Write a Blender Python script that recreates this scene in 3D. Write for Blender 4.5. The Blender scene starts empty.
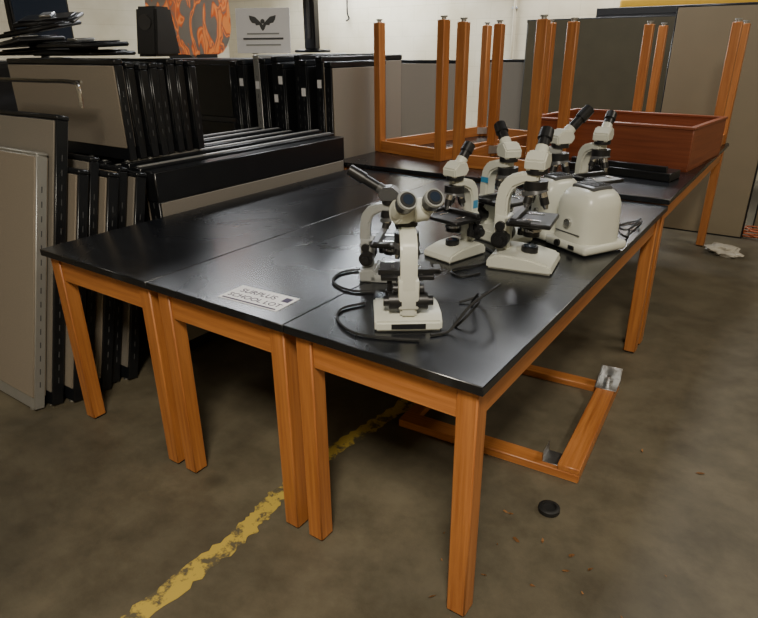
import bpy, bmesh, math, random
from mathutils import Vector, Matrix, noise
random.seed(7)
D=bpy.data
# ------------------------------------------------------------ materials
def newmat(name):
    m=D.materials.new(name); m.use_nodes=True
    nt=m.node_tree; b=nt.nodes["Principled BSDF"]
    return m,nt,b
def simple(name,col,rough=.5,metal=0,noise=.0,nscale=20,bump=0,spec=.5):
    m,nt,b=newmat(name)
    b.inputs["Roughness"].default_value=rough; b.inputs["Metallic"].default_value=metal
    b.inputs["Specular IOR Level"].default_value=spec
    tc=nt.nodes.new("ShaderNodeTexCoord"); n=nt.nodes.new("ShaderNodeTexNoise")
    n.inputs["Scale"].default_value=nscale; n.inputs["Detail"].default_value=5
    nt.links.new(tc.outputs["Object"],n.inputs["Vector"])
    mx=nt.nodes.new("ShaderNodeMix"); mx.data_type='RGBA'
    c=Vector(col)
    mx.inputs["A"].default_value=(*(c*(1-noise)),1); mx.inputs["B"].default_value=(*(c*(1+noise)),1)
    nt.links.new(n.outputs["Fac"],mx.inputs["Factor"]); nt.links.new(mx.outputs["Result"],b.inputs["Base Color"])
    if bump:
        bp=nt.nodes.new("ShaderNodeBump"); bp.inputs["Strength"].default_value=bump; bp.inputs["Distance"].default_value=.002
        nt.links.new(n.outputs["Fac"],bp.inputs["Height"]); nt.links.new(bp.outputs[0],b.inputs["Normal"])
    return m
def oak(name,axis,c1=(.53,.21,.06),c2=(.32,.105,.026)):
    m,nt,b=newmat(name)
    tc=nt.nodes.new("ShaderNodeTexCoord"); mp=nt.nodes.new("ShaderNodeMapping")
    s=[60,60,60]; s[axis]=2.2; mp.inputs["Scale"].default_value=s
    n=nt.nodes.new("ShaderNodeTexNoise"); n.inputs["Scale"].default_value=1.0; n.inputs["Detail"].default_value=6; n.inputs["Roughness"].default_value=.65
    nt.links.new(tc.outputs["Object"],mp.inputs[0]); nt.links.new(mp.outputs[0],n.inputs["Vector"])
    r=nt.nodes.new("ShaderNodeValToRGB"); r.color_ramp.elements[0].position=.3; r.color_ramp.elements[1].position=.68
    r.color_ramp.elements[0].color=(*c2,1); r.color_ramp.elements[1].color=(*c1,1)
    nt.links.new(n.outputs["Fac"],r.inputs[0]); nt.links.new(r.outputs[0],b.inputs["Base Color"])
    b.inputs["Roughness"].default_value=.38
    bp=nt.nodes.new("ShaderNodeBump"); bp.inputs["Strength"].default_value=.15; bp.inputs["Distance"].default_value=.001
    nt.links.new(n.outputs["Fac"],bp.inputs["Height"]); nt.links.new(bp.outputs[0],b.inputs["Normal"])
    return m
OX,OY,OZ=[oak("oak_"+"xyz"[i],i) for i in range(3)]
MX,MY,MZ=[oak("mahogany_"+"xyz"[i],i,(.27,.078,.032),(.16,.04,.017)) for i in range(3)]
def epoxy():
    m,nt,b=newmat("black_epoxy_top")
    tc=nt.nodes.new("ShaderNodeTexCoord")
    n=nt.nodes.new("ShaderNodeTexNoise"); n.inputs["Scale"].default_value=1.8; n.inputs["Detail"].default_value=5; n.inputs["Roughness"].default_value=.5; n.inputs["Distortion"].default_value=.6
    nt.links.new(tc.outputs["Object"],n.inputs["Vector"])
    r=nt.nodes.new("ShaderNodeMapRange"); r.inputs["From Min"].default_value=.3; r.inputs["From Max"].default_value=.72
    r.inputs["To Min"].default_value=.21; r.inputs["To Max"].default_value=.31
    nt.links.new(n.outputs["Fac"],r.inputs["Value"]); nt.links.new(r.outputs[0],b.inputs["Roughness"])
    mp=nt.nodes.new("ShaderNodeMapping"); mp.inputs["Scale"].default_value=(3,40,1); mp.inputs["Rotation"].default_value=(0,0,.5)
    nt.links.new(tc.outputs["Object"],mp.inputs[0])
    n2=nt.nodes.new("ShaderNodeTexNoise"); n2.inputs["Scale"].default_value=1.3; n2.inputs["Detail"].default_value=8; n2.inputs["Distortion"].default_value=1.4
    nt.links.new(mp.outputs[0],n2.inputs["Vector"])
    r2=nt.nodes.new("ShaderNodeValToRGB"); r2.color_ramp.elements[0].position=.58; r2.color_ramp.elements[1].position=.76
    r2.color_ramp.elements[0].color=(0,0,0,1); r2.color_ramp.elements[1].color=(1,1,1,1)
    nt.links.new(n2.outputs["Fac"],r2.inputs[0])
    n3=nt.nodes.new("ShaderNodeTexNoise"); n3.inputs["Scale"].default_value=1.6; nt.links.new(tc.outputs["Object"],n3.inputs["Vector"])
    mu=nt.nodes.new("ShaderNodeMath"); mu.operation='MULTIPLY'; nt.links.new(r2.outputs[0],mu.inputs[0]); nt.links.new(n3.outputs["Fac"],mu.inputs[1])
    mx=nt.nodes.new("ShaderNodeMix"); mx.data_type='RGBA'
    mx.inputs["A"].default_value=(.006,.007,.0095,1); mx.inputs["B"].default_value=(.055,.064,.078,1)
    nt.links.new(mu.outputs[0],mx.inputs["Factor"]); nt.links.new(mx.outputs["Result"],b.inputs["Base Color"])
    b.inputs["Specular IOR Level"].default_value=.75
    return m
EPOXY=epoxy()
BLACK=simple("black_plastic",(.010,.010,.011),.38,0,.3,30)
BLACKT=simple("black_trim",(.009,.010,.012),.28,0,.3,14)
RUBBER=simple("black_rubber",(.01,.01,.01),.6)
CREAM=simple("cream_enamel",(.62,.63,.55),.3,0,.05,20)
GREYP=simple("grey_enamel",(.30,.31,.30),.35,0,.08,20)
DGREY=simple("dark_grey_enamel",(.07,.072,.075),.35,0,.08,20)
CHROME=simple("chrome",(.62,.62,.62),.2,1,.05)
STEEL=simple("galvanised_steel",(.55,.56,.57),.38,1,.2,30)
GLASS=simple("lens_glass",(.02,.03,.05),.05)
BLUE=simple("blue_label",(.05,.25,.45),.4)
FABRIC=simple("taupe_fabric",(.235,.20,.155),.95,0,.16,180,.5)
FABRIC2=simple("grey_fabric",(.19,.17,.14),.95,0,.16,180,.5)
ALU=simple("aluminium_trim",(.42,.42,.40),.4,.6,.1)
OLIVE=simple("dark_laminate",(.075,.064,.038),.45,0,.2,6)
TANP=simple("tan_laminate",(.20,.16,.10),.55,0,.1,4)
PAPER=simple("white_paper",(.86,.86,.88),.7,0,.02,spec=.2)
INK=simple("dark_ink",(.03,.015,.06),.6)
YELP=simple("yellow_plastic",(.75,.42,.02),.5,0,.1)
ORANGE=simple("orange_cord",(.40,.10,.03),.5)
BAG=simple("plastic_film",(.55,.52,.45),.25,0,.1,9)
CHIP=simple("wood_chip",(.28,.13,.045),.8,0,.3,60)
BRICKRED=simple("panel_dark_grey",(.03,.03,.032),.5,0,.2)

# ------------------------------------------------------------ mesh builder
class MB:
    def __init__(s): s.v=[];s.f=[];s.m=[];s.sm=[];s.mats=[]
    def mi(s,mat):
        if mat not in s.mats: s.mats.append(mat)
        return s.mats.index(mat)
    def add(s,bm,mat,M=None,smooth=False):
        k=s.mi(mat); o=len(s.v)
        bm.verts.ensure_lookup_table()
        for i,v in enumerate(bm.verts): v.index=i
        for v in bm.verts: s.v.append((M@v.co) if M else v.co.copy())
        flip = M is not None and M.to_3x3().determinant()<0
        for f in bm.faces:
            idx=[o+v.index for v in f.verts]
            if flip: idx.reverse()
            s.f.append(idx); s.m.append(k); s.sm.append(smooth)
        bm.free()
    def box(s,lo,hi,mat,bev=.002,M=None,seg=1):
        bm=bmesh.new(); bmesh.ops.create_cube(bm,size=1)
        lo=Vector(lo);hi=Vector(hi);c=(lo+hi)/2;d=hi-lo
        for v in bm.verts: v.co=Vector((v.co.x*d.x+c.x,v.co.y*d.y+c.y,v.co.z*d.z+c.z))
        if bev: bmesh.ops.bevel(bm,geom=list(bm.edges),offset=min(bev,min(abs(x) for x in d)*.45),segments=seg,affect='EDGES',profile=.5)
        s.add(bm,mat,M,smooth=seg>1)
    def cyl(s,p0,p1,r0,mat,r1=None,n=20,M=None,bev=0):
        p0=Vector(p0);p1=Vector(p1);r1=r0 if r1 is None else r1
        L=(p1-p0).length; bm=bmesh.new()
        bmesh.ops.create_cone(bm,cap_ends=True,segments=n,radius1=r0,radius2=r1,depth=L)
        if bev:
            es=[e for e in bm.edges if abs(e.verts[0].co.z-e.verts[1].co.z)<1e-6]
            bmesh.ops.bevel(bm,geom=es,offset=bev,segments=2,affect='EDGES')
        q=Vector((0,0,1)).rotation_difference((p1-p0).normalized()).to_matrix().to_4x4()
        T=Matrix.Translation((p0+p1)/2)@q
        if M: T=M@T
        s.add(bm,mat,T,smooth=True)
    def lathe(s,prof,mat,M=None,n=24):
        bm=bmesh.new(); rings=[]
        for r,z in prof:
            rings.append([bm.verts.new((r*math.cos(2*math.pi*i/n),r*math.sin(2*math.pi*i/n),z)) for i in range(n)])
        for a,b in zip(rings,rings[1:]):
            for i in range(n): bm.faces.new((a[i],a[(i+1)%n],b[(i+1)%n],b[i]))
        bm.faces.new(list(reversed(rings[0]))); bm.faces.new(rings[-1])
        s.add(bm,mat,M,smooth=True)
    def prism(s,poly,x0,x1,mat,bev=.003,M=None,seg=2,smooth=False):
        bm=bmesh.new()
        a=[bm.verts.new((x0,y,z)) for y,z in poly]; b=[bm.verts.new((x1,y,z)) for y,z in poly]
        n=len(poly)
        bm.faces.new(a); bm.faces.new(list(reversed(b)))
        for i in range(n): bm.faces.new((a[(i+1)%n],a[i],b[i],b[(i+1)%n]))
        bmesh.ops.recalc_face_normals(bm,faces=list(bm.faces))
        if bev: bmesh.ops.bevel(bm,geom=list(bm.edges),offset=bev,segments=seg,affect='EDGES')
        s.add(bm,mat,M,smooth)
    def squircle_dome(s,hx,hy,h,z0,mat,e=.55,n=40,m=14,M=None):
        # rounded housing: rounded-rectangle plan that domes over at the top
        bm=bmesh.new(); rings=[]
        for j in range(m+1):
            t=j/m
            if t<.55: k=1-.03*(t/.55); z=z0+h*.62*(t/.55)
            else:
                a=(t-.55)/.45*math.pi/2*.93; k=.97*math.cos(a)**.55; z=z0+h*(.62+.38*math.sin(a))
            ring=[]
            for i in range(n):
                th=2*math.pi*i/n; c,sn=math.cos(th),math.sin(th)
                ring.append(bm.verts.new((hx*k*math.copysign(abs(c)**e,c),hy*k*math.copysign(abs(sn)**e,sn),z)))
            rings.append(ring)
        for a,b in zip(rings,rings[1:]):
            for i in range(n): bm.faces.new((a[i],a[(i+1)%n],b[(i+1)%n],b[i]))
        bm.faces.new(list(reversed(rings[0]))); bm.faces.new(rings[-1])
        s.add(bm,mat,M,True)
    def tube(s,pts,r,mat,n=8,M=None,sub=6,zmin=None):
        P=[Vector(p) for p in pts]; Q=[]
        for i in range(len(P)-1):
            a=P[max(i-1,0)];b=P[i];c=P[i+1];d=P[min(i+2,len(P)-1)]
            for k in range(sub):
                t=k/sub
                Q.append(.5*((2*b)+(-a+c)*t+(2*a-5*b+4*c-d)*t*t+(-a+3*b-3*c+d)*t**3))
        Q.append(P[-1]); bm=bmesh.new(); rings=[]
        if zmin is not None:
            for q in Q: q.z=max(q.z,zmin)
        up=Vector((0,0,1))
        for i,q in enumerate(Q):
            t=(Q[min(i+1,len(Q)-1)]-Q[max(i-1,0)]).normalized()
            if abs(t.dot(up))>.95: up=Vector((1,0,0))
            x=t.cross(up).normalized(); y=x.cross(t).normalized(); up=y
            rings.append([bm.verts.new(q+x*r*math.cos(2*math.pi*j/n)+y*r*math.sin(2*math.pi*j/n)) for j in range(n)])
        for a,b in zip(rings,rings[1:]):
            for j in range(n): bm.faces.new((a[j],b[j],b[(j+1)%n],a[(j+1)%n]))
        bm.faces.new(rings[0]); bm.faces.new(list(reversed(rings[-1])))
        bmesh.ops.recalc_face_normals(bm,faces=list(bm.faces))
        s.add(bm,mat,M,smooth=True)
    def done(s,name,M=None):
        me=D.meshes.new(name); me.from_pydata([tuple(v) for v in s.v],[],s.f)
        for m in s.mats: me.materials.append(m)
        me.polygons.foreach_set("material_index",s.m); me.polygons.foreach_set("use_smooth",s.sm)
        me.update()
        try: me.set_sharp_from_angle(angle=math.radians(40))
        except Exception: pass
        o=D.objects.new(name,me); bpy.context.collection.objects.link(o)
        if M: o.matrix_world=M
        return o
def TR(x,y,z,rz=0,rx=0,ry=0,s=1):
    return Matrix.Translation((x,y,z))@Matrix.Rotation(rz,4,'Z')@Matrix.Rotation(rx,4,'X')@Matrix.Rotation(ry,4,'Y')@Matrix.Scale(s,4)
rad=math.radians
# ------------------------------------------------------------ camera
r=Vector((.8245,.5658,-.0083)).normalized(); f=Vector((-.5223,.7553,-.3959)).normalized(); u=r.cross(f).normalized(); r=f.cross(u)
cd=D.cameras.new("camera"); cam=D.objects.new("camera",cd); bpy.context.collection.objects.link(cam)
cd.sensor_width=36; cd.lens=607.4*36/758; cd.clip_start=.02
R=Matrix((r,u,-f)).transposed().to_4x4(); cam.matrix_world=Matrix.Translation((.475,-1.095,1.458))@R
bpy.context.scene.camera=cam

# ------------------------------------------------------------ room
def floor_mat():
    m,nt,b=newmat("stained_concrete"); L=nt.links
    tc=nt.nodes.new("ShaderNodeTexCoord")
    n1=nt.nodes.new("ShaderNodeTexNoise"); n1.inputs["Scale"].default_value=.9; n1.inputs["Detail"].default_value=9; n1.inputs["Roughness"].default_value=.62; n1.inputs["Distortion"].default_value=.5
    n2=nt.nodes.new("ShaderNodeTexNoise"); n2.inputs["Scale"].default_value=5; n2.inputs["Detail"].default_value=8; n2.inputs["Roughness"].default_value=.7
    n3=nt.nodes.new("ShaderNodeTexNoise"); n3.inputs["Scale"].default_value=160; n3.inputs["Detail"].default_value=3
    for n in(n1,n2,n3): L.new(tc.outputs["Object"],n.inputs["Vector"])
    r1=nt.nodes.new("ShaderNodeValToRGB"); e=r1.color_ramp.elements
    e[0].position=.33;e[0].color=(.082,.071,.050,1);e[1].position=.66;e[1].color=(.168,.144,.097,1)
    L.new(n1.outputs["Fac"],r1.inputs[0])
    r2=nt.nodes.new("ShaderNodeValToRGB"); e=r2.color_ramp.elements
    e[0].position=.35;e[0].color=(.70,.69,.66,1);e[1].position=.6;e[1].color=(1.05,1.04,1.0,1)
    L.new(n2.outputs["Fac"],r2.inputs[0])
    mu=nt.nodes.new("ShaderNodeMix"); mu.data_type='RGBA'; mu.blend_type='MULTIPLY'; mu.inputs["Factor"].default_value=1
    L.new(r1.outputs[0],mu.inputs["A"]); L.new(r2.outputs[0],mu.inputs["B"])
    v=nt.nodes.new("ShaderNodeTexVoronoi"); v.inputs["Scale"].default_value=1.7; L.new(tc.outputs["Object"],v.inputs["Vector"])
    r3=nt.nodes.new("ShaderNodeValToRGB"); e=r3.color_ramp.elements
    e[0].position=.02;e[0].color=(.35,.34,.32,1);e[1].position=.10;e[1].color=(1,1,1,1)
    L.new(v.outputs["Distance"],r3.inputs[0])
    mu2=nt.nodes.new("ShaderNodeMix"); mu2.data_type='RGBA'; mu2.blend_type='MULTIPLY'; mu2.inputs["Factor"].default_value=.6
    L.new(mu.outputs["Result"],mu2.inputs["A"]); L.new(r3.outputs[0],mu2.inputs["B"])
    L.new(mu2.outputs["Result"],b.inputs["Base Color"])
    mr=nt.nodes.new("ShaderNodeMapRange"); mr.inputs["To Min"].default_value=.35; mr.inputs["To Max"].default_value=.75
    L.new(n2.outputs["Fac"],mr.inputs["Value"]); L.new(mr.outputs[0],b.inputs["Roughness"])
    bp=nt.nodes.new("ShaderNodeBump"); bp.inputs["Strength"].default_value=.2; bp.inputs["Distance"].default_value=.001
    L.new(n3.outputs["Fac"],bp.inputs["Height"]); L.new(bp.outputs[0],b.inputs["Normal"])
    return m
def wall_mat():
    m,nt,b=newmat("painted_block"); L=nt.links
    tc=nt.nodes.new("ShaderNodeTexCoord"); mp=nt.nodes.new("ShaderNodeMapping"); mp.inputs["Rotation"].default_value=(math.pi/2,0,0)
    br=nt.nodes.new("ShaderNodeTexBrick"); br.inputs["Scale"].default_value=1; br.inputs["Brick Width"].default_value=.4; br.inputs["Row Height"].default_value=.2
    br.inputs["Mortar Size"].default_value=.005; br.inputs["Mortar Smooth"].default_value=.8
    br.inputs["Color1"].default_value=(.54,.48,.35,1);br.inputs["Color2"].default_value=(.52,.46,.335,1);br.inputs["Mortar"].default_value=(.44,.39,.28,1)
    L.new(tc.outputs["Object"],mp.inputs[0]); L.new(mp.outputs[0],br.inputs["Vector"])
    n=nt.nodes.new("ShaderNodeTexNoise"); n.inputs["Scale"].default_value=1.2; n.inputs["Detail"].default_value=8; L.new(tc.outputs["Object"],n.inputs["Vector"])
    rr=nt.nodes.new("ShaderNodeValToRGB"); rr.color_ramp.elements[0].position=.3; rr.color_ramp.elements[0].color=(.72,.68,.6,1); rr.color_ramp.elements[1].position=.6
    L.new(n.outputs["Fac"],rr.inputs[0])
    mu=nt.nodes.new("ShaderNodeMix"); mu.data_type='RGBA'; mu.blend_type='MULTIPLY'; mu.inputs["Factor"].default_value=1
    L.new(br.outputs["Color"],mu.inputs["A"]); L.new(rr.outputs[0],mu.inputs["B"]); L.new(mu.outputs["Result"],b.inputs["Base Color"])
    b.inputs["Roughness"].default_value=.6
    return m
WALL=wall_mat(); FLOOR=floor_mat()
CEIL=simple("ceiling_paint",(.20,.19,.17),.9)
X0,X1,Y0,Y1,ZC=-8.5,4.5,-4.5,7.2,3.6
def slab(name,lo,hi,mat):
    b=MB(); b.box(lo,hi,mat,0); return b.done(name)
slab("floor",(X0-.2,Y0-.2,-.1),(X1+.2,Y1+.2,0),FLOOR)
slab("ceiling",(X0-.2,Y0-.2,ZC),(X1+.2,Y1+.2,ZC+.1),CEIL)
slab("wall_back",(X0-.2,Y1,0),(X1+.2,Y1+.2,ZC),WALL)
slab("wall_front",(X0-.2,Y0-.2,0),(X1+.2,Y0,ZC),WALL)
slab("wall_left",(X0-.2,Y0,0),(X0,Y1,ZC),WALL)
slab("wall_right",(X1,Y0,0),(X1+.2,Y1,ZC),WALL)

def line_mat():
    m,nt,b=newmat("worn_yellow_paint"); L=nt.links
    tc=nt.nodes.new("ShaderNodeTexCoord"); n=nt.nodes.new("ShaderNodeTexNoise"); n.inputs["Scale"].default_value=14; n.inputs["Detail"].default_value=8; n.inputs["Roughness"].default_value=.7
    L.new(tc.outputs["Object"],n.inputs["Vector"])
    rr=nt.nodes.new("ShaderNodeValToRGB"); e=rr.color_ramp.elements
    e[0].position=.42;e[0].color=(.13,.11,.065,1);e[1].position=.50;e[1].color=(.58,.42,.08,1)
    L.new(n.outputs["Fac"],rr.inputs[0]); L.new(rr.outputs[0],b.inputs["Base Color"]); b.inputs["Roughness"].default_value=.6
    return m
LINE=line_mat()
def ragged_line(name,pts,w):
    bm=bmesh.new(); prev=None
    N=110; rnd=random.Random(3)
    def at(t):
        k=t*(len(pts)-1); i=min(int(k),len(pts)-2); a=Vector(pts[i]);b=Vector(pts[i+1]); return a.lerp(b,k-i)
    for i in range(N+1):
        c=at(i/N); wl=w/2*(1+rnd.uniform(-.35,.15)); wr=w/2*(1+rnd.uniform(-.35,.15))
        a=bm.verts.new((c.x-wl,c.y,.0015)); b=bm.verts.new((c.x+wr,c.y,.0015))
        if prev: bm.faces.new((prev[0],prev[1],b,a))
        prev=(a,b)
    mb=MB(); mb.add(bm,LINE); return mb.done(name)
ragged_line("painted_floor_line",[(-.80,-1.4),(-.785,-.5),(-.77,-.1),(-.80,.1),(-.80,.43),(-.75,.8),(-.76,1.9)],.075)

# ------------------------------------------------------------ tables
LS=.057
def lab_table(x0,x1,y0,y1,zt,ins=.022,th=.026):
    b=MB(); ox,oy=x0,y0; W=x1-x0; L=y1-y0
    g=.0012
    b.box((g,0,zt-th),(W-g,L,zt),EPOXY,.0022)
    zu=zt-th; ah=.098
    for x in(ins,W-ins-LS):
        for y in(ins,L-ins-LS):
            b.box((x,y,.008),(x+LS,y+LS,zu),OZ,.004)
            b.box((x+.006,y+.006,0),(x+LS-.006,y+LS-.006,.012),RUBBER,.002)
    t=.022; q=.008
    b.box((ins+LS,ins+q,zu-ah),(W-ins-LS,ins+q+t,zu),OX,.002)
    b.box((ins+LS,L-ins-q-t,zu-ah),(W-ins-LS,L-ins-q,zu),OX,.002)
    b.box((ins+q,ins+LS,zu-ah),(ins+q+t,L-ins-LS,zu),OY,.002)
    b.box((W-ins-q-t,ins+LS,zu-ah),(W-ins-q,L-ins-LS,zu),OY,.002)
    return b.done("lab_table",TR(ox,oy,0))
H=.76; YT=2.0; H2=.785
lab_table(-.605,0,0,YT,H); lab_table(-1.21,-.605,0,YT,H); lab_table(-1.86,-1.21,0,YT,H)
for a,c in((-.62,0.0),(-1.24,-.62),(-2.02,-1.24)): lab_table(a,c,YT+.015,4.17,H2)

def flipped_frame(x,y,z,W,L,legh,rz,ah=.075):
    b=MB(); 
    for ix in(0,1):
        for iy in(0,1):
            px=ix*(W-LS); py=iy*(L-LS)
            b.box((px,py,0),(px+LS,py+LS,legh),OZ,.004)
            b.cyl((px+LS/2,py+LS/2,legh-.002),(px+LS/2,py+LS/2,legh+.014),.014,STEEL,n=14)
            b.cyl((px+LS/2,py+LS/2,legh+.012),(px+LS/2,py+LS/2,legh+.02),.021,GREYP,n=14)
    t=.022;q=.01
    b.box((LS,q,0),(W-LS,q+t,ah),OX,.002); b.box((LS,L-q-t,0),(W-LS,L-q,ah),OX,.002)
    b.box((q,LS,0),(q+t,L-LS,ah),OY,.002); b.box((W-q-t,LS,0),(W-q,L-LS,ah),OY,.002)
    for (cx,cy,a) in((LS,LS,-45),(W-LS,LS,45),(LS,L-LS,45),(W-LS,L-LS,-45)):
        M=TR(cx,cy,.02,rad(a)); b.box((-.06,-.004,0),(.06,.004,.05),STEEL,0,M)
    return b.done("upside_down_table_frame",TR(x,y,z,rz))
flipped_frame(-2.03,2.49,H2,.62,1.18,.82,rad(-13))
flipped_frame(-1.285,2.24,H2,.52,.54,.80,0)
flipped_frame(-.60,3.62,H2,.58,.50,.80,0)

# ------------------------------------------------------------ mahogany box
def tray():
    b=MB(); W,L,h,t=1.0,.72,.235,.022
    b.box((0,0,0),(W,L,.015),MX,.001)
    b.box((0,0,.0),(W,t,h),MX,.003); b.box((0,L-t,0),(W,L,h),MX,.003)
    b.box((0,t,0),(t,L-t,h),MY,.003); b.box((W-t,t,0),(W,L-t,h),MY,.003)
    b.box((t,L*.5,.015),(W-t,L*.5+.015,h*.9),MX,.002)
    b.box((-.006,-.008,h-.002),(W+.006,t+.004,h+.014),MX,.003); b.box((-.006,L-t-.004,h-.002),(W+.006,L+.008,h+.014),MX,.003)
    b.box((-.008,t,h-.002),(t+.004,L-t,h+.014),MY,.003); b.box((W-t-.004,t,h-.002),(W+.008,L-t,h+.014),MY,.003)
    return b.done("mahogany_drawer_box",TR(-1.055,2.88,H2,rad(-6)))
tray()
b=MB(); b.box((0,0,0),(.60,.16,.045),BLACKT,.004); b.box((.03,.012,.045),(.57,.04,.075),BLACKT,.002); b.done("black_shelf_board",TR(-.68,2.52,H2,rad(-8)))

# ------------------------------------------------------------ partitions
def partition(name,W,Ht,T,M,fab=FABRIC,frame=BLACKT,border=.02,cap=.03,capmat=None,tag=None,strip=False):
    b=MB()
    b.box((0,0,0),(W,T,Ht-cap),frame,.003)
    b.box((-.002,-.003,Ht-cap),(W+.002,T+.003,Ht),capmat or frame,.005)
    if strip: b.box((.01,T*.25,Ht-.001),(W-.01,T*.62,Ht+.004),ALU,.001)
    b.box((border,-.006,border+.05),(W-border,.004,Ht-cap-.004),fab,.003)
    b.box((border,T-.004,border+.05),(W-border,T+.006,Ht-cap-.004),fab,.003)
    for x in(.05,W-.05): b.cyl((x,T/2,-.015),(x,T/2,.004),.015,STEEL,n=10)
    for k in range(int((Ht-.2)/.06)):
        b.box((-.0015,T/2-.002,.1+k*.06),(.001,T/2+.002,.125+k*.06),DGREY,0)
        b.box((W-.001,T/2-.002,.1+k*.06),(W+.0015,T/2+.002,.125+k*.06),DGREY,0)
    if tag is not None:
        b.box((-.003,T*.2,tag),(.0,T*.8,tag+.05),PAPER,0); b.box((W,T*.15,tag),(W+.003,T*.85,tag+.04),PAPER,0)
    return b.done(name,M)
lean=rad(-13.5)
y=-.09
specs=[(.95,1.10,.045,FABRIC,ALU,.004),(1.05,1.24,.05,FABRIC2,BLACKT,.01),(.98,1.02,.045,FABRIC,BLACKT,.01),(.94,1.06,.04,FABRIC2,BLACKT,.01),(1.0,.99,.05,FABRIC,BLACKT,.01),(.9,1.0,.045,FABRIC,BLACKT,.01),(1.0,.97,.05,FABRIC2,BLACKT,.01)]
for i,(W,Hh,T,fb,fr,bd) in enumerate(specs):
    xr=[-2.05,-2.02,-1.97,-1.99,-1.95,-1.98,-1.94][i]
    M=TR(xr-W,y+.0,.016,0,lean); partition("leaning_office_partition",W,Hh,T,M,fb,fr,bd,.02 if i else .014,ALU if i in(0,) else None,.6 if i in(3,5) else None)
    y+=T/math.cos(lean)+.018
for i in range(8):
    W=1.42+random.uniform(-.05,.05); Hh=.93+ (i%3)*.012
    x=-1.93-i*.098
    M=TR(x,.62+random.uniform(-.02,.02),.016,rad(90)); partition("office_partition",W,Hh,.06 if i else .075,M,FABRIC if i%3 else FABRIC2,BLACKT,.012,.14 if i==0 else .045,None,.8 if i%3==1 else None,strip=i>0)
y=.62
for i in range(8):
    M=TR(-3.05+random.uniform(-.02,.02),y,.98,0); partition("stacked_divider_screen",.93,.43+random.uniform(-.015,.012),.04,M,FABRIC if i in(0,) else BLACKT,BLACKT,.006,.025); y+=.058
b=MB(); b.box((0,0,0),(.36,.95,.93),BRICKRED,.01); b.box((.02,-.01,.05),(.34,.0,.45),BLACKT,.004); b.box((.02,-.01,.48),(.34,.0,.90),BLACKT,.004); b.cyl((.12,-.02,.4),(.24,-.02,.4),.008,CHROME); b.cyl((.12,-.02,.85),(.24,-.02,.85),.008,CHROME); b.done("filing_cabinet",TR(-3.12,.62,0))
hs=[1.36,1.39,1.37,1.40,1.35,1.39,1.38,1.40,1.37,1.36]
for i in range(10):
    W=[.62,.95,.98,.96,1.0,.97,.95,1.0,.96,.98][i]
    M=TR(-2.10-i*.095,2.12+[0,.03,-.02,.04,-.03,.02,0,.04,-.02,.0][i],.016,rad(90))
    partition("tall_office_partition",W,hs[i],.055,M,FABRIC if i in(0,1) else BLACKT,BLACKT if i!=7 else ALU,.012,.035,None,[None,1.2,1.15,None,1.22,1.1,None,1.18,1.2,None][i])
partition("tall_office_partition",.9,1.32,.05,TR(-3.4,4.6,.016,0),FABRIC,BLACKT,.012,.03)
partition("tall_office_partition",1.3,1.30,.05,TR(-2.95,6.1,.016,0),FABRIC2,BLACKT,.012,.03)
def bigpanel(name,W,Ht,T,M,face,edge):
    b=MB(); b.box((0,0,0),(W,T,Ht),edge,.004); b.box((.012,-.005,.012),(W-.012,.002,Ht-.012),face,.002); b.box((-.002,-.004,Ht-.03),(W+.002,T+.004,Ht),edge,.003); return b.done(name,M)
bigpanel("tan_wall_panel",.78,1.73,.05,TR(-.58,4.50,0,0),TANP,BLACKT)
bigpanel("tan_wall_panel",1.1,1.70,.05,TR(.24,4.85,0,0),TANP,BLACKT)
bigpanel("dark_laminate_panel",1.6,1.72,.06,TR(-2.35,5.9,0,0),OLIVE,BRICKRED)
b=MB(); b.box((0,0,0),(2.6,.4,.05),BRICKRED,.004); b.box((0,0,.05),(2.6,.02,.12),BRICKRED,.004); 
for x in(.1,1.3,2.5): b.box((x-.02,.05,-1.70),(x+.02,.35,0),BRICKRED,.004)
b.done("storage_rack",TR(-1.7,6.2,1.70))
b=MB(); b.box((0,0,0),(1.9,.22,.16),YELP,.03,seg=3); b.box((.2,.05,.16),(1.7,.17,.2),YELP,.01); b.done("yellow_plastic_case",TR(-1.5,6.3,1.755))

b=MB(); b.box((0,0,0),(1.3,.6,1.38),BRICKRED,.01)
for k in range(3): b.box((.02,-.012,.06+k*.44),(1.28,0,.46+k*.44),BLACKT,.005); b.cyl((.5,-.03,.4+k*.44),(.8,-.03,.4+k*.44),.008,CHROME)
b.done("storage_cabinet",TR(-4.7,2.5,0))
def flame_mat():
    m,nt,b=newmat("flame_graphic"); L=nt.links
    tc=nt.nodes.new("ShaderNodeTexCoord")
    mp=nt.nodes.new("ShaderNodeMapping"); mp.inputs["Scale"].default_value=(14,4,4.0)
    L.new(tc.outputs["Object"],mp.inputs[0])
    n=nt.nodes.new("ShaderNodeTexNoise"); n.inputs["Scale"].default_value=1; n.inputs["Detail"].default_value=1; n.inputs["Distortion"].default_value=1.2; L.new(mp.outputs[0],n.inputs["Vector"])
    rr=nt.nodes.new("ShaderNodeValToRGB"); e=rr.color_ramp.elements
    e[0].position=.46;e[0].color=(.32,.29,.25,1);e[1].position=.66;e[1].color=(.85,.42,.16,1)
    for p,c in((.49,(.75,.22,.06,1)),(.53,(.90,.50,.22,1)),(.57,(.75,.24,.07,1)),(.60,(.33,.30,.26,1)),(.63,(.75,.22,.06,1))):
        q=e.new(p); q.color=c
    L.new(n.outputs["Fac"],rr.inputs[0]); L.new(rr.outputs[0],b.inputs["Base Color"]); b.inputs["Roughness"].default_value=.35
    return m
FL=flame_mat()
bm=bmesh.new(); NX,NZ=16,20; g=[]
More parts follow.
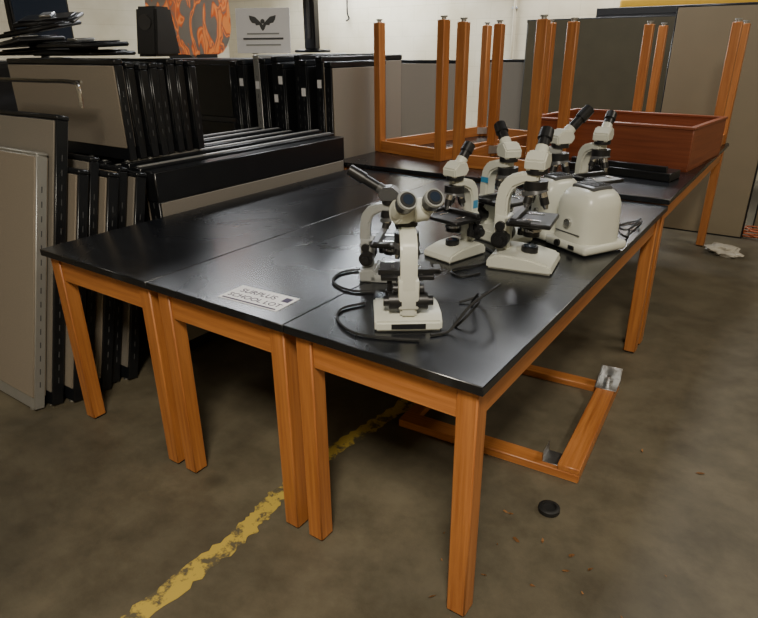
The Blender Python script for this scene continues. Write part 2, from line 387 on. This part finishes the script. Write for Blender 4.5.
for j in range(NZ+1):
    row=[]
    for i in range(NX+1):
        t=i/NX*2-1; s=j/NZ
        hw=.34*(.45+.55*math.sqrt(max(0,1-(1-min(1,s/.34))**2))) if s<.34 else .34*(1-.10*((s-.34)/.66)**2)
        row.append(bm.verts.new((t*hw,.08*t*t-.02*math.sin(s*3.1),s*.85)))
    g.append(row)
for j in range(NZ):
    for i in range(NX): bm.faces.new((g[j][i],g[j][i+1],g[j+1][i+1],g[j+1][i]))
bmesh.ops.solidify(bm,geom=list(bm.faces),thickness=.012)
bmesh.ops.recalc_face_normals(bm,faces=list(bm.faces))
mb=MB(); mb.add(bm,FL,smooth=True); mb.box((-.2,.0,0),(.2,.14,.03),BLACK,.005); mb.done("flame_painted_panel",TR(-4.03,2.66,1.385,rad(50)))

def text_mesh(body,size,M,mat,name,parent=None,ext=.0006):
    c=D.curves.new(name,"FONT"); c.body=body; c.size=size; c.align_x='CENTER'; c.extrude=ext
    o=D.objects.new(name,c); bpy.context.collection.objects.link(o)
    bpy.context.view_layer.update()
    dg=bpy.context.evaluated_depsgraph_get(); me=D.meshes.new_from_object(o.evaluated_get(dg))
    D.objects.remove(o); o=D.objects.new(name,me); bpy.context.collection.objects.link(o)
    me.materials.clear(); me.materials.append(mat)
    if parent: o.parent=parent
    o.matrix_local=M
    return o
b=MB(); b.box((-.2,-.004,0),(.2,.004,.30),PAPER,.001)
def wing(b,cx,cz,s):
    for sg_ in(-1,1):
        P=[(0,-.2),(.25,.05),(.55,.32),(1.0,.42),(.88,.22),(.93,.12),(.75,.02),(.78,-.08),(.55,-.12),(.5,-.24),(.25,-.22),(.12,-.5),(0,-.62)]
        bm=bmesh.new(); vs=[bm.verts.new((cx+sg_*x*s,-.0048,cz+z*s)) for x,z in P]
        fc=bm.faces.new(vs); bmesh.ops.triangulate(bm,faces=[fc]); bmesh.ops.recalc_face_normals(bm,faces=list(bm.faces))
        b.add(bm,DGREY)
    b.cyl((cx,-.0045,cz+.02*s),(cx,-.0055,cz+.02*s),.16*s,DGREY,n=14)
wing(b,0,.21,.10)
b.box((-.12,-.0055,.125),(.12,-.0035,.135),GREYP,0); b.box((-.15,-.0055,.09),(.15,-.0035,.103),DGREY,0); b.box((-.13,-.0055,.05),(.13,-.0035,.06),GREYP,0); b.box((-.1,.004,0),(-.05,.05,.015),STEEL,.002)
sg=b.done("paper_placard",TR(-2.96,2.42,1.425,rad(28),rad(-6)))
b=MB(); b.box((-.10,0,0),(.10,.22,.02),BLACKT,.006); b.box((-.045,.06,.02),(.045,.15,.75),BLACKT,.008); b.box((-.012,.05,.1),(.012,.061,.70),DGREY,.002); b.cyl((0,.105,.75),(0,.105,.79),.05,BLACK); b.done("black_metal_stand",TR(-2.74,2.64,1.425,rad(15)))

b=MB(); b.box((-.115,-.055,0),(.115,.055,.0012),PAPER,0); b.box((-.105,-.050,.0008),(.105,-.043,.0018),INK,0)
b.box((.078,.01,.0008),(.105,.04,.0018),INK,0)
lb=b.done("paper_label",TR(-.80,.105,H+.0003,rad(3)))
text_mesh("SURPLUS",.036,TR(-.018,.010,.0015),INK,"label_title",lb,.0003); text_mesh("SCHOOL LOT",.033,TR(0,-.030,.0015),INK,"label_text",lb,.0003)

b=MB()
for k,(x,yy,z,rz,rx,ry,w,l) in enumerate([(0,0,.0,4,0,0,.44,.30),(.02,.02,.035,-7,2,0,.46,.26),(-.42,.05,.0,10,0,3,.40,.30),(-.40,.03,.035,-12,3,4,.42,.24),(-.38,.06,.085,20,6,8,.40,.22),(-.32,.12,.14,35,14,4,.34,.20)]):
    M=TR(x,yy,z,rad(rz),rad(rx),rad(-ry)); b.box((0,0,0),(w,l,.022),BLACK,.008,M); b.box((.03,.02,.022),(w-.03,l-.03,.030),BLACKT,.004,M); b.box((w*.4,l*.3,.03),(w*.6,l*.7,.045),STEEL if k%2 else BLACK,.004,M)
b.done("keyboard_tray_pile",TR(-2.98,.72,1.43,rad(4)))
b=MB(); b.prism([(0,0),(.2,0),(.16,.22),(.04,.22)],0,.12,BLACK,.012); b.cyl((.06,.02,.15),(.06,.035,.15),.035,BRICKRED); b.done("desktop_speaker",TR(-2.29,.86,1.425,rad(15)))
b=MB(); b.prism([(-.02,.1),(.02,.1),(.03,.2),(.02,.40),(-.02,.40)],-.2,.2,BLACK,.01); b.box((-.18,-.024,.12),(.18,-.018,.38),GLASS,.002); b.cyl((0,.03,0),(0,.03,.25),.025,BLACK); b.box((-.12,-.06,0),(.12,.12,.015),BLACK,.005); b.done("computer_monitor",TR(-3.60,1.15,1.40,rad(95),0))
b=MB(); b.box((0,0,0),(.7,1.1,1.40),BRICKRED,.01); b.box((.02,-.01,.05),(.68,0,.7),BLACKT,.004); b.box((.02,-.01,.72),(.68,0,1.36),BLACKT,.004); b.cyl((.3,-.03,.6),(.4,-.03,.6),.008,CHROME); b.done("storage_cabinet",TR(-3.95,.6,0))
b=MB(); b.tube([(0,0,0),(.35,0,.0),(.62,0,0),(.66,0,-.03),(.66,0,-.10)],.009,CHROME); b.tube([(-.02,.03,0),(.3,.03,0),(.64,.03,0)],.006,CHROME); b.done("chrome_rail",TR(-2.72,.40,1.335))

b=MB(); b.tube([(0,0,0),(0,0,1.5),(0,0,3.4)],.018,WALL,sub=2); 
for z in(.6,1.8,3.0): b.box((-.035,-.012,z),(.035,.02,z+.03),STEEL,.002)
b.done("wall_conduit",TR(-3.05,Y1-.03,0.1))
b=MB(); b.tube([(0,0,0),(0,-.05,-.05),(0,-.06,-.3),(0,-.02,-.38),(0,-.09,-.42)],.012,BLACK); b.box((-.03,-.01,-.03),(.03,.01,.03),STEEL,.002); b.done("wall_hook",TR(-5.75,Y1-.012,2.25))

# ------------------------------------------------------------ floor items
def floor_frame():
    b=MB()
    b.box((0,0,0),(.74,.075,.035),OX,.003)
    b.box((.66,.075,0),(.74,.76,.035),OY,.003); b.box((.66,.0,.035),(.74,.70,.06),OY,.003)
    b.box((.16,.68,0),(.66,.745,.03),OX,.003)
    b.box((.0,.075,0),(.06,.5,.03),OY,.003)
    b.box((.655,.62,.06),(.745,.74,.064),STEEL,.001); b.box((.655,.735,.03),(.745,.74,.12),STEEL,.001); b.prism([(.62,.064),(.735,.064),(.735,.12)],.655,.659,STEEL,0)
    b.cyl((.70,.68,.063),(.70,.68,.085),.02,STEEL); b.cyl((.70,.68,.085),(.70,.68,.1),.01,STEEL)
    b.box((.60,.02,.035),(.70,.10,.038),STEEL,.001); b.box((.60,.02,.035),(.603,.10,.08),STEEL,.001)
    return b.done("wooden_base_frame",TR(-.68,.71,0,rad(4)))
floor_frame()
b=MB(); b.lathe([(.032,0),(.036,.003),(.036,.017),(.031,.021),(.024,.021),(.022,.014),(.004,.013)],RUBBER); b.done("rubber_furniture_foot",TR(.02,.57,0))
b=MB()
for i in range(22):
    x=random.gauss(.02,.18); yy=random.gauss(.30,.17)
    if i%4==0: x=random.uniform(.12,.7); yy=random.uniform(.1,1.3)
    if x<.1 and yy>.62: yy=random.uniform(.1,.6)
    bm=bmesh.new(); n=random.randint(4,6); s=random.uniform(.005,.014); vs=[]
    for k in range(n):
        a=2*math.pi*k/n; rr=s*random.uniform(.4,1); vs.append(bm.verts.new((rr*math.cos(a)*1.5,rr*math.sin(a)*.6,random.uniform(.001,.005))))
    bm.faces.new(vs); bmesh.ops.solidify(bm,geom=list(bm.faces),thickness=.001)
    b.add(bm,CHIP,TR(x,yy,.001,random.uniform(0,6)))
b.done("scattered_wood_chips")
bm=bmesh.new(); bmesh.ops.create_icosphere(bm,subdivisions=4,radius=.09)
for v in bm.verts:
    k=1+.55*noise.noise(v.co*14)+.3*noise.noise(v.co*31); v.co=Vector((v.co.x*k*1.3,v.co.y*k,max(0,v.co.z*k*.45+.03)))
b=MB(); b.add(bm,BAG); b.done("crumpled_plastic_bag",TR(.14,3.98,0))
b=MB(); pts=[]
for k in range(60):
    a=k*.55; rr=.10+.03*math.sin(k*1.3); pts.append((rr*math.cos(a),rr*math.sin(a)*.8,.012+k*.0012))
b.tube(pts,.006,ORANGE,sub=3); b.done("coiled_extension_cord",TR(.30,4.58,0))

# ------------------------------------------------------------ microscopes
def microscope(x,y,z,rz,s=1,bino=False,eye=1,eyeaz=0,el=44,tint=CREAM,arm=None,stage=BLACK,head=None,eyelen=.10,base='foot',name=None,label=False,cord=None,footw=1.0):
    """arm on +Y side; eyepiece leans toward +Y rotated by eyeaz, elevation el"""
    b=MB(); head=head or tint; arm=arm or tint
    W=TR(x,y,z,rz,s=s); fw=.07*footw
    if base=='foot':
        b.prism([(-.105,0),(.095,0),(.095,.03),(.06,.048),(-.03,.044),(-.095,.03),(-.105,.018)],-fw,fw,tint,.006)
        b.cyl((0,-.02,.04),(0,-.02,.062),.026,BLACK,n=24,bev=.002); b.cyl((0,-.02,.061),(0,-.02,.064),.019,GLASS,n=20)
        b.box((-.05,.094,.008),(.05,.0965,.024),BLACK,0)
    else:
        for sx in(-1,1): b.box((sx*.05-.02,-.10,0),(sx*.05+.02,.05,.028),tint,.006,seg=2)
        b.prism([(.02,0),(.09,0),(.09,.045),(.03,.05)],-fw,fw,tint,.006)
        b.cyl((0,-.02,.05),(0,-.02,.055),.028,CHROME,n=24); b.cyl((-.035,-.02,.05),(.035,-.02,.05),.004,BLACK)
    for sx in(-1,1):
        for yy in(-.09,.08): b.cyl((sx*.055,yy,-.0),(sx*.055,yy,.005),.009,RUBBER,n=10)
    P=[(.045,.04),(.085,.04),(.092,.12),(.094,.19),(.086,.245),(.062,.275),(.02,.288),(-.03,.288),(-.03,.262),(.01,.258),(.04,.243),(.054,.215),(.056,.17),(.05,.10)]
    b.prism(P,-.024,.024,arm,.006)
    b.box((-.030,.043,.066),(.030,.092,.155),arm,.006,seg=2)
    for sx in(-1,1):
        b.cyl((sx*.018,.066,.085),(sx*.056,.066,.085),.027,BLACK if stage==BLACK else DGREY,n=24,bev=.002)
        b.cyl((sx*.056,.066,.085),(sx*.072,.066,.085),.015,BLACK,n=20,bev=.001)
        b.cyl((sx*.018,.070,.125),(sx*.044,.070,.125),.015,BLACK,n=18)
    b.box((-.078,-.088,.138),(.078,.045,.152),stage,.003); b.box((-.03,.03,.128),(.03,.06,.15),stage,.002)
    b.box((-.045,-.05,.151),(-.036,.03,.155),CHROME,.001); b.box((.036,-.05,.151),(.045,.03,.155),CHROME,.001)
    b.box((-.095,.010,.151),(.085,.03,.167),BLACK,.002); b.box((-.100,-.03,.152),(-.078,.03,.163),BLACK,.002)
    b.cyl((.052,.02,.09),(.052,.02,.14),.008,BLACK,n=12); b.cyl((.052,.02,.080),(.052,.02,.1),.013,BLACK,n=14)
    b.cyl((0,-.02,.095),(0,-.02,.138),.026,BLACK,n=22); b.cyl((0,-.02,.112),(0,-.02,.120),.031,CHROME,n=22); b.cyl((-.03,-.02,.118),(-.045,-.035,.118),.003,CHROME,n=8)
    b.cyl((0,-.02,.238),(0,-.02,.266),.036,BLACK,n=24); b.cyl((0,-.02,.228),(0,-.017,.240),.040,DGREY,r1=.036,n=26)
    for a,l in((-90,.058),(30,.048),(150,.052)):
        a=rad(a); dx,dy=math.cos(a)*.020,math.sin(a)*.020
        p0=Vector((dx,-.02+dy,.236)); dr=Vector((dx*.8,dy*.8,-.05)).normalized()
        b.cyl(p0,p0+dr*l*.35,.0135,CHROME,n=16); b.cyl(p0+dr*l*.35,p0+dr*l*.75,.0135,BLACK,n=16); b.cyl(p0+dr*l*.75,p0+dr*l,.011,CHROME,r1=.006,n=16)
    b.cyl((0,-.02,.286),(0,-.02,.302),.032,BLACK,n=24)
    A=Matrix.Translation((0,-.02,.298))@Matrix.Rotation(eyeaz,4,'Z')
    if eye<0: A=A@Matrix.Rotation(math.pi,4,'Z')
    ce,se=math.cos(rad(el)),math.sin(rad(el))
    if bino:
        b.prism([(-.034,0),(.024,0),(.050,.026),(.036,.056),(-.012,.056),(-.036,.036)],-.042,.042,head,.007,M=A)
        for sx in(-1,1):
            b.cyl((sx*.006,.022,.034),(sx*.050,.030,.038),.034,head,n=26,M=A,bev=.004)
            p0=Vector((sx*.040,.032,.036)); d=Vector((0,ce,se)).normalized()
            b.cyl(p0,p0+d*.034,.0235,head,n=26,M=A); b.cyl(p0+d*.030,p0+d*.050,.0195,BLACK,n=24,M=A)
            b.cyl(p0+d*.046,p0+d*.074,.026,DGREY,r1=.0290,n=28,M=A,bev=.002); b.cyl(p0+d*.072,p0+d*.080,.0285,GREYP,r1=.0270,n=28,M=A); b.cyl(p0+d*.079,p0+d*.083,.0225,RUBBER,r1=.0215,n=28,M=A)
            b.cyl(p0+d*.0825,p0+d*.084,.015,GLASS,n=20,M=A)
    else:
        b.prism([(-.034,0),(.028,0),(.044,.022),(.030,.050),(-.008,.054),(-.036,.030)],-.031,.031,head,.005,M=A)
        p0=Vector((0,.012,.028)); d=Vector((0,ce,se)).normalized()
        b.cyl(p0,p0+d*.040,.020,head,n=22,M=A)
        b.cyl(p0+d*.036,p0+d*(.045+eyelen*.6),.018,BLACK,n=22,M=A)
        b.cyl(p0+d*(.04+eyelen*.5),p0+d*(.05+eyelen),.0225,BLACK,r1=.021,n=24,M=A,bev=.002)
        b.cyl(p0+d*(.05+eyelen),p0+d*(.0515+eyelen),.012,GLASS,n=18,M=A)
    if label:
        b.box((-.0245-.001,.05,.20),(-.0235,.085,.22),BLUE,0)
        b.box((-.012,.0935,.13),(.012,.0955,.20),BLUE,.0)
    b.box((.0238,.06,.17),(.0248,.085,.20),BLUE if label else BLACK,0)
    if cord:
        Wi=W.inverted()
        for c in cord: b.tube([Wi@Vector((p[0],p[1],H+.0045+(p[2] if len(p)>2 else 0))) for p in c],.0038/s,RUBBER,zmin=.0045/s)
    return b.done(name or ("binocular_microscope" if bino else "monocular_microscope"),W)
zt=H+.0002
microscope(-.345,.225,zt,rad(-54-90),.92,bino=True,eye=1,el=38,eyeaz=rad(20),footw=1.4,cord=[
  [(-.27,.40),(-.22,.44,.02),(-.15,.40,.08),(-.13,.32,.10),(-.17,.26,.06),(-.20,.20,.0),(-.23,.16)],
  [(-.24,.42),(-.20,.38,.05),(-.17,.31,.05),(-.2,.25,.0),(-.23,.30,.0)],
  [(-.50,.24),(-.53,.17),(-.49,.10),(-.40,.06),(-.30,.09),(-.24,.12)]])
microscope(-.58,.47,zt,rad(205-90),.86,eye=1,el=30,tint=GREYP,head=DGREY,eyelen=.11,base='u',cord=[[(-.66,.50),(-.72,.42),(-.69,.33),(-.60,.30),(-.53,.33)]])
microscope(-.50,.81,zt,rad(75-90),.96,eye=1,el=52,eyelen=.05,tint=CREAM,label=True,stage=BLACK,cord=[[(-.46,.94),(-.38,.88),(-.36,.76),(-.42,.64),(-.37,.60),(-.33,.66)]])
microscope(-.255,.84,zt,rad(190-90),1.10,eye=1,eyeaz=rad(-95),el=52,tint=CREAM,eyelen=.05,footw=1.2)
microscope(-.45,1.08,zt,rad(160-90),1.06,eye=1,eyeaz=rad(-20),tint=CREAM,label=True,eyelen=.06,stage=BLACK)
microscope(-.38,1.42,zt,rad(195-90),1.10,eye=1,eyeaz=rad(-140),el=42,tint=DGREY,head=CREAM,arm=GREYP,eyelen=.09,base='u')
microscope(-.27,1.66,zt,rad(150-90),1.08,eye=1,eyeaz=rad(-60),tint=CREAM,eyelen=.05)

def lamp_house(x,y,rz,kx=1,kz=1,ky=1):
    b=MB()
    b.box((-.098,-.100,.004),(.098,.100,.035),CREAM,.012,seg=3)
    b.squircle_dome(.090,.092,.172,.034,CREAM,.58)
    b.box((-.050,-.045,.192),(.050,.045,.212),DGREY,.008,seg=2)
    for k in range(6): b.box((-.042,-.03+k*.012,.210),(.042,-.025+k*.012,.215),BLACK,.001)
    b.cyl((-.03,-.108,.022),(-.03,-.098,.022),.012,BLACK,n=18); b.box((.02,-.104,.014),(.048,-.099,.028),BLACK,.002)
    b.cyl((0,-.100,.095),(0,-.086,.095),.014,CHROME,n=18); b.box((-.055,-.0925,.06),(.055,-.0905,.064),DGREY,0)
    for sx in(-1,1):
        for yy in(-.07,.07): b.cyl((sx*.06,yy,-.0),(sx*.06,yy,.006),.01,RUBBER,n=10)
    M=TR(x,y,zt,rz)@Matrix.Diagonal((kx,ky,kz,1))
    if kx>1:
        Wi=M.inverted()
        b.tube([Wi@Vector(p) for p in((-.04,1.29,H+.03),(-.03,1.36,H+.005),(-.05,1.48,H+.005),(-.03,1.56,H+.03),(-.06,1.60,H+.006),(-.10,1.50,H+.005),(-.05,1.42,H+.015),(-.035,1.62,H+.005))],.0034,RUBBER,zmin=.0045)
    return b.done("microscope_illuminator",M)
lamp_house(-.134,1.15,rad(-28),1.08,1.12,1.05)
lamp_house(-.290,1.235,rad(-28),.70,1.14)

# ------------------------------------------------------------ lights
def fixture(x,y,w,l,power,col=(1,.93,.80),z=ZC-.08):
    b=MB(); b.box((-w/2-.04,-l/2-.04,.012),(w/2+.04,l/2+.04,.08),PAPER,.01)
    if z<ZC-.1:
        for sx in(-1,1): b.cyl((sx*w*.4,0,.08),(sx*w*.4,0,ZC-z),.005,STEEL,n=6)
    b.done("ceiling_light_fixture",TR(x,y,z))
    ld=D.lights.new("ceiling_lamp","AREA"); ld.shape='RECTANGLE'; ld.size=w; ld.size_y=l; ld.energy=power; ld.color=col
    o=D.objects.new("ceiling_lamp",ld); bpy.context.collection.objects.link(o); o.location=(x,y,z)
fixture(1.0,-2.1,.5,1.0,200,(1,.91,.76))  # unseen lamp added behind the camera, standing in for flash-like frontal light
fixture(2.2,2.6,.5,1.8,62,(1,.91,.76))
fixture(-1.2,3.6,.5,1.8,75,(.95,.97,1))
fixture(-5.0,3.4,.5,1.8,110,(.95,.97,1))
fixture(-5.2,6.3,2.2,.5,240,(.88,.94,1),2.9)
fixture(-1.8,6.5,1.8,.4,85,(.95,.97,1),2.9)
fixture(-3.6,-1.6,.5,1.6,18)
w=D.worlds.new("world"); bpy.context.scene.world=w; w.use_nodes=True; w.node_tree.nodes["Background"].inputs[0].default_value=(.05,.05,.05,1)
